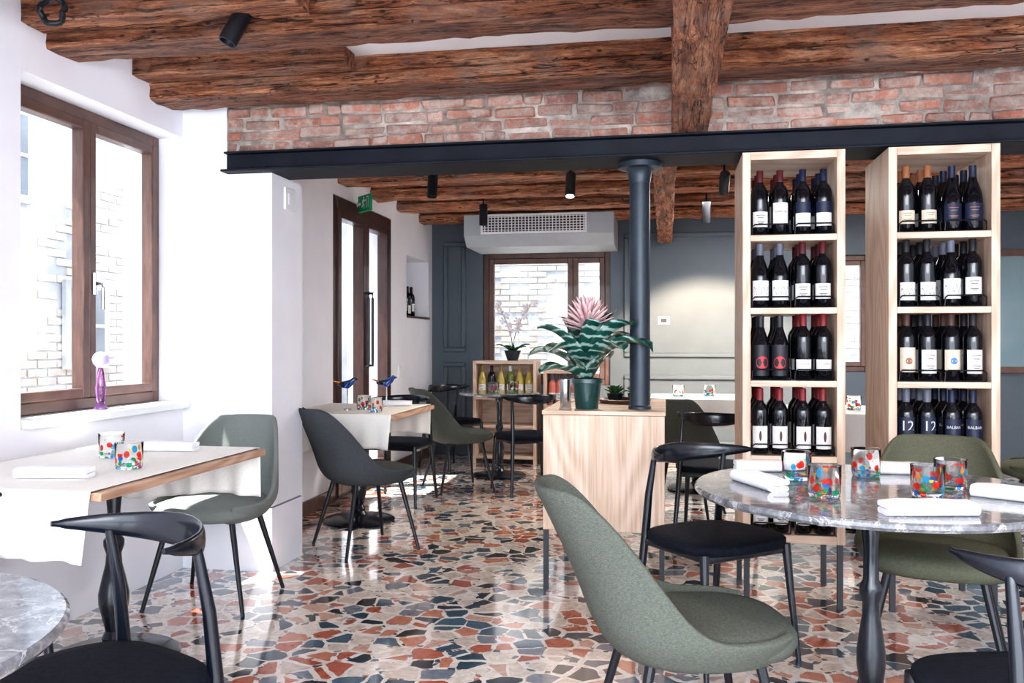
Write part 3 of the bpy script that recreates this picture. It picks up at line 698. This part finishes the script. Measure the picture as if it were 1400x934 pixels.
def bottle(kind,loc,group,rz=0):
    if kind in PROTO:
        return dup(PROTO[kind],loc,rz,group=group)
    K=KINDS[kind]; r=root('wine_bottle',K['txt'],'bottle',loc,rz,group)
    sh=K['shape']; R=max(p[0] for p in sh)
    MB().lathe(sh,24).obj('bottle_glass',K.get('glass','btl'),r,smooth=1)
    MB().lathe([(.0156,.238),(.0156,.300),(.014,.302),(0,.302)] if sh is BORD else [(.0168,.242),(.0158,.250),(.0158,.295),(0,.297)],20).obj('capsule',K['cap'],r,smooth=1)
    z0,z1=K['z']; mb=MB(); patch(mb,R+.0004,-1.05,1.05,z0,z1); mb.obj('label',K['lab'],r,fixn=False,smooth=1)
    k=K['mark']; mb=MB(); R2=R+.0009; h=z1-z0
    if k[0]=='lines':
        for q,wd in ((.75,.5),(.6,.35),(.3,.45),(.22,.3)): patch(mb,R2,-wd,wd,z0+h*q,z0+h*q+.003)
        c=k[1]
    elif k[0]=='text':
        text(mb,k[1],k[2],R2,z0+h*.58); c=k[3]
    elif k[0]=='band': patch(mb,R2,-1.05,1.05,k[2],k[3]); c=k[1]
    elif k[0]=='disc': disc(mb,R2,.0,(z0+z1)/2-.01,.029); c=k[1]
    elif k[0]=='disc2': disc(mb,R2,0,z0+h*.45,.015); c=k[1]
    elif k[0]=='feather': disc(mb,R2,.05,z0+h*.55,.006,sq=4); c=k[1]
    elif k[0]=='squig':
        P=[(-.9+1.8*i/24, z0+h*(.5+.22*sin(i*.9)*(1 if i%2 else .6))) for i in range(25)]
        for (a,b),(a2,b2) in zip(P,P[1:]):
            q=len(mb.v)
            for aa,bb in ((a,b-.0018),(a2,b2-.0018),(a2,b2+.0018),(a,b+.0018)): mb.v.append((R2*sin(aa),-R2*cos(aa),bb))
            mb.f.append((q,q+1,q+2,q+3)); mb.m.append(0)
        c=k[1]
    mb.obj('label_print',c,r,fixn=False,smooth=1)
    PROTO[kind]=r; return r

def wine_shelf(x0,x1,rows,label,gl):
    Y0,Y1=4.05,4.50; cx=(x0+x1)/2
    r=root('wine_shelf',label,'shelf',(cx,Y0,0)); a=(x1-x0)/2; D=Y1-Y0; t=.036
    for sx in (-1,1):
        MB().box(min(sx*a,sx*(a-t)),max(sx*a,sx*(a-t)),0,D,.29,2.06).obj('side_panel','oakz',r,bevel=.002)
    zs=[.29,.655,.995,1.325,1.655]
    for z in zs+[2.06-t]: MB().box(-a+t,a-t,0,D,z,z+(t if z in (.29,2.06-t) else .028)).obj('shelf_board','oakx',r,bevel=.002)
    for sx in (-1,1):
        for y in (.02,D-.02): MB().box(sx*(a-.02)-.012,sx*(a-.02)+.012,y-.012,y+.012,0,.29).obj('leg','blackm',r)
    xs=[-.138,-.05,.05,.138]
    for j,z in enumerate(zs):
        top=z+(t if j==0 else .028)
        for c0,c1 in ((xs[0]-.04,xs[1]+.04),(xs[2]-.04,xs[3]+.04)):
            MB().tube([(c0,.016,top+.004),(c0,.016,top+.04),(c0+.012,.016,top+.05),(c1-.012,.016,top+.05),(c1,.016,top+.04),(c1,.016,top+.004)],.0035,6).obj('bottle_rail','blackm',r)
            MB().tube([(c0,.016,top+.003),(c1,.016,top+.003)],.003,6).obj('bottle_rail','blackm',r)
        for d in range(3):
            for i,x in enumerate(xs):
                bottle(rows[j][i],(cx+x+rnd(-.002,.002),Y0+.068+d*.115,top+.0005),gl,rnd(-.15,.15))
    return r
R1=[['plainwhite']*4,['feather']*4,['reddisc','reddisc','campi','campi'],['squiggle','squiggle','plainwhite','plainwhite'],['plainwhite','redwhite','navy','navy']]
R2=[['plainwhite']*4,['twelve','twelve','balban','balban'],['creamred','tallcream','creamblue','tallcream'],['creamtext','creamtext','squiggle','blackwhite'],['orange','orange','blueband','blueband']]
wine_shelf(.344,.789,R1,'tall open light oak shelf filled with wine bottles','wine bottles on the tall oak shelf by the column')
wine_shelf(.970,1.427,R2,'tall open light oak shelf with labelled wine bottles','wine bottles on the second tall oak shelf')

def low_shelf(x0,x1,ztop,zmid,label,kinds,y0=8.3,y1=8.62):
    cx=(x0+x1)/2; a=(x1-x0)/2; r=root('low_shelf',label,'shelf',(cx,y0,0)); D=y1-y0;t=.03
    for sx in (-1,1): MB().box(min(sx*a,sx*(a-t)),max(sx*a,sx*(a-t)),0,D,0,ztop).obj('side_panel','oakz',r,bevel=.002)
    for z in (.05,.35,zmid,ztop-t): MB().box(-a+t,a-t,0,D,z,z+t).obj('shelf_board','oakx',r,bevel=.002)
    MB().box(-a+t,a-t,D-.012,D,.05,ztop-t).obj('back_panel','oakx',r)
    n=len(kinds)
    for i,k in enumerate(kinds):
        x=-a+t+.05+(2*a-2*t-.1)*i/(n-1)
        bottle(k,(cx+x,y0+.08,zmid+t+.0005),'wine bottles on the low rear shelf')
low_shelf(-1.87,-1.24,1.01,.63,'low oak shelf with white wine bottles by the rear window',['whitewine','blackwhite','whitewine','greenwine','whitewine','whitewine'])
low_shelf(-1.17,-.80,.92,.55,'low oak shelf with rose wine bottles',['rose','rose','rose','rose'])
for i,y in enumerate([8.08,8.2,8.33,8.46]): bottle('blackwhite' if i%2 else 'creamtext',(-2.55,y,1.4505),'wine bottles in the wall niche',pi/2)

r=root('potted_orchid','white orchid in a dark pot on the low oak shelf','plant',(-1.5,8.46,1.0105))
MB().lathe([(0,0),(.05,0),(.055,.01),(.085,.10),(.08,.1),(.05,.02),(0,.02)],24).obj('pot','pipe',r)
mb=MB()
for i in range(9): ribbon(mb,i*2.4,rnd(.13,.2),.05,.9,1.5,(0,0,.07),n=8)
mb.obj('leaves','leafg',r,smooth=1,fixn=False)
mb=MB()
for a in (.4,2.6):
    P=[(0.01*i*cos(a)*(i/6),.003*i,.08+.045*i) for i in range(12)]; mb.tube(P,.004,6)
    for i in range(5,12):
        p=P[i]; fl=MB(); cx=p[0]+.03*cos(i*2.3); cz=p[2]; cy=p[1]-.02
        for q in range(5):
            # petals facing the room: fan in the vertical plane
            a0=q*1.256+i; b=len(fl.v); fl.v.append((cx,cy,cz))
            for s_ in (-.45,-.2,0,.2,.45):
                rr=.038*(1-abs(s_)*.5); fl.v.append((cx+rr*cos(a0+s_),cy-.006,cz+rr*sin(a0+s_)))
            for s_ in range(4): fl.f.append((b,b+1+s_,b+2+s_)); fl.m.append(0)
        fl.obj('blossom','orchid',r,smooth=1,fixn=False)
mb.obj('stem','leafg',r)

r=root('glass_figurine','slim violet glass figurine with a pale ball on top','ornament',(-2.575,3.60,.8855))
MB().lathe([(0,0),(.028,0),(.030,.01),(.016,.025),(.020,.06),(.024,.10),(.017,.15),(.010,.19),(0,.2)],28).obj('body','purple',r,smooth=1.2)
MB().lathe([(0,.19),(.02,.196),(.034,.212),(.038,.232),(.032,.252),(.016,.266),(0,.268)],28).obj('ball','lilac',r,smooth=1.2)
for i,(x,y) in enumerate([(-2.03,5.32),(-1.86,5.60)]):
    r=root('glass_bird','blue and amber glass bird on a slim stand','ornament',(x,y,.7547),.4*i)
    MB().lathe([(0,0),(.03,0),(.03,.006),(.006,.012),(.005,.14),(0,.15)],20).obj('stand','clear',r,smooth=1)
    MB().tube([(-.07,0,.165),(-.04,0,.165),(0,0,.165),(.03,0,.185),(.05,0,.205),(.07,0,.2)],[.004,.02,.028,.02,.014,.003],12).obj('body','blueglass' ,r,smooth=1.2)
    MB().tube([(-.10,0,.19),(-.05,0,.175),(-.02,0,.168)],[.003,.009,.012],10).obj('tail','amber',r,smooth=1.2)

# ---------------------------------------------------------------- wall devices
r=root('air_conditioner','grey wall air unit housing with a white grille','air conditioner',(-1.2,8.12,2.12))
mb=MB(); X0,X1=-.72,.72
prof=[(.0,.10),(.0,.30),(.779,.30),(.779,0),(.12,0)]
for x in (X0,X1):
    for y,z in prof: mb.v.append((x,y,z))
n=len(prof)
for i in range(n): j=(i+1)%n; mb.f.append((i,j,n+j,n+i)); mb.m.append(0)
mb.f.append(tuple(range(n))); mb.f.append(tuple(range(n,2*n))[::-1]); mb.m+=[0,0]
mb.obj('housing','unit',r,bevel=.004)
mb=MB(); mb.box(-.53,.45,-.006,0,.12,.29,1)
frame_mould(mb,-.55,.47,.11,.298,-.002,.02,.012)
for i in range(30): x=-.51+.95*i/29; mb.box(x-.004,x+.004,-.014,-.006,.13,.28)
for i in range(6): z=.145+.025*i; mb.box(-.53,.45,-.012,-.006,z-.003,z+.003)
mb.obj('grille',['white','vent'],r,smooth=0)
r=root('exit_sign','green emergency exit sign with a running figure above the door','sign',(-2.335,6.5,2.225),-.75)
MB().box(-.10,.10,-.012,.012,0,.13).obj('sign_panel','green',r,bevel=.003)
MB().box(-.13,-.10,-.008,.008,.05,.09).obj('bracket','white',r)
mb=MB(); y=-.0135
def poly(pts):
    b=len(mb.v); mb.v.extend([(p[0]*.8+.005,y,p[1]*.85) for p in pts]); mb.f.append(tuple(range(b,b+len(pts)))); mb.m.append(0)
def stroke(a,b,w=.006):
    d=Vector((b[0]-a[0],b[1]-a[1])).normalized(); n=Vector((-d.y,d.x))*w
    poly([(a[0]+n.x,a[1]+n.y),(b[0]+n.x,b[1]+n.y),(b[0]-n.x,b[1]-n.y),(a[0]-n.x,a[1]-n.y)])
poly([(.0+.011*cos(i*pi/6),.128+.011*sin(i*pi/6)) for i in range(12)])
stroke((-.002,.114),(-.016,.075),.009); stroke((-.002,.11),(.022,.095)); stroke((.022,.095),(.034,.106)); stroke((-.004,.11),(-.03,.1)); stroke((-.03,.1),(-.036,.08))
stroke((-.016,.076),(.006,.055)); stroke((.006,.055),(.004,.028)); stroke((-.016,.076),(-.03,.05)); stroke((-.03,.05),(-.05,.045))
stroke((.055,.03),(.055,.13),.004); stroke((.055,.13),(.09,.13),.004); stroke((.09,.13),(.09,.03),.004)
poly([(-.12,.075),(-.095,.1),(-.095,.085),(-.065,.085),(-.065,.065),(-.095,.065),(-.095,.05)])
mb.obj('running_figure_symbol','white',r,fixn=False,smooth=0)
def plate(name,loc,w,h,rz,lab,cat,mat='white'):
    r=root(name,lab,cat,loc,rz)
    MB().box(-w/2,w/2,-.012,0,-h/2,h/2).obj('plate',mat,r,bevel=.003)
    MB().box(-w/4,w/4,-.017,-.012,-h/4,h/4).obj('button','white' if name!='thermostat' else 'ink',r,bevel=.002)
plate('thermostat',(-.02,8.9,1.413),.12,.08,0,'white thermostat on the grey wall','thermostat')
plate('light_switch',(-2.45,7.75,.92),.08,.12,pi/2,'white light switch plate on the wall','switch')
plate('junction_box',(-2.016,4.40,1.97),.12,.12,pi/2,'white square cover plate on the pillar','cover plate')
o=MB().tube([(.05*cos(a*pi/12),0.01*sin(a),.05*sin(a*pi/12)) for a in range(24)],.012,8,closed=True).obj('cable_coil','blackm',None,(-2.3,2.93,2.46),smooth=1); tag(o,'coil of black cable hanging at the ceiling beam','cable')
def spot(loc,tilt,rz,lit,lab,ztop=2.41,size=1.5,power=60,col=(1,.85,.68)):
    r=root('ceiling_spotlight',lab,'spotlight',loc,rz,'black cylindrical ceiling spotlights')
    hh=ztop-loc[2]
    MB().lathe([(0,hh-.02),(.035,hh-.02),(.035,hh),(0,hh)],20).obj('mount',"blackm",r)
    MB().tube([(0,0,.02),(0,0,hh-.015)],.008,8).obj('stem','blackm',r)
    h=MB().lathe([(0,.09),(.034,.09),(.036,.085),(.036,-.09),(.031,-.09),(.031,-.07),(0,-.07)],28).obj('lamp_head','blackm',r); h.rotation_euler=(tilt,0,0)
    MB().lathe([(0,-.072),(.030,-.072),(.030,-.069),(0,-.069)],20).obj('lens','lamp' if lit else 'chrome',h)
    if lit:
        d=bpy.data.lights.new('spot','SPOT'); d.energy=power; d.spot_size=size; d.spot_blend=.4; d.color=col; d.shadow_soft_size=.03
        q=bpy.data.objects.new('spot_lamp_light',d); C.objects.link(q); q.parent=h; q.location=(0,0,-.1)
spot((-1.64,3.12,2.44),-.45,-1.0,False,'black cylindrical spotlight tilted under the wooden beam',2.56)
spot((-1.61,5.86,2.30),-.2,0,False,'small black spotlight under the rear beams',2.56)
spot((-.66,6.05,2.30),-.35,0,True,'small lit black spotlight under the rear beams',2.56)
spot((.40,6.15,2.30),1.02,0,True,'small lit black spotlight aimed at the grey wall',2.56,size=.85,power=780,col=(1,.78,.56))
spot((-1.56,7.34,2.30),.0,0,False,'small black spotlight under the rear beams',2.56)
spot((.34,7.5,2.30),.2,0,True,'small black spotlight aimed at the grey wall',2.56,power=40)
spot((.80,2.82,2.50),.0,0,True,'lit ceiling spotlight above the marble table',2.56,power=25)

# ---------------------------------------------------------------- lighting
W=bpy.data.worlds.new('world'); S.world=W; W.use_nodes=True; t=W.node_tree; bg=t.nodes['Background']
tc=N(t,'ShaderNodeTexCoord'); sx=N(t,'ShaderNodeSeparateXYZ'); L(t,tc.outputs['Generated'],sx.inputs[0])
L(t,ramp(t,sx.outputs[2],[(.0,(.80,.88,1.0)),(.5,(.84,.92,1.0))]),bg.inputs[0]); bg.inputs[1].default_value=4.9
def light(kind,loc,target,energy,size=None,col=(1,1,1),sy=None,**kw):
    d=bpy.data.lights.new('light',kind); d.energy=energy; d.color=col
    if kind=='AREA': d.shape='RECTANGLE'; d.size=size; d.size_y=sy or size
    for a,b in kw.items(): setattr(d,a,b)
    o=bpy.data.objects.new('light_'+kind.lower(),d); C.objects.link(o); o.location=loc
    o.rotation_euler=(Vector(target)-Vector(loc)).to_track_quat('-Z','Y').to_euler(); return o
light('SUN',(-8,-4,8),(-8+.40,-4+.13,8-.90),16,col=(1,.97,.92),angle=.012)
light('AREA',(.8,-1.4,1.9),(.3,4,1.6),80,3.5,(.96,.97,1.0),sy=1.2)  # added interior fill from behind the camera, not a fixture
light('AREA',(1.2,7.2,2.38),(1.2,7.2,0),65,2.0,(1,.97,.93),sy=.6)  # added overhead fill to brighten the rear room, no lamp hangs here

cam=bpy.data.cameras.new('camera'); co=bpy.data.objects.new('camera',cam); C.objects.link(co)
cam.sensor_width=36; cam.lens=1180/1400*36; co.location=(0,0,1.2); co.rotation_euler=(pi/2,0,math.radians(10.1)); cam.clip_start=.05
S.camera=co
S.view_settings.view_transform='Standard'
for lk in ('Medium High Contrast','Medium Contrast'):
    try: S.view_settings.look=lk; break
    except Exception: pass
S.view_settings.exposure=.42
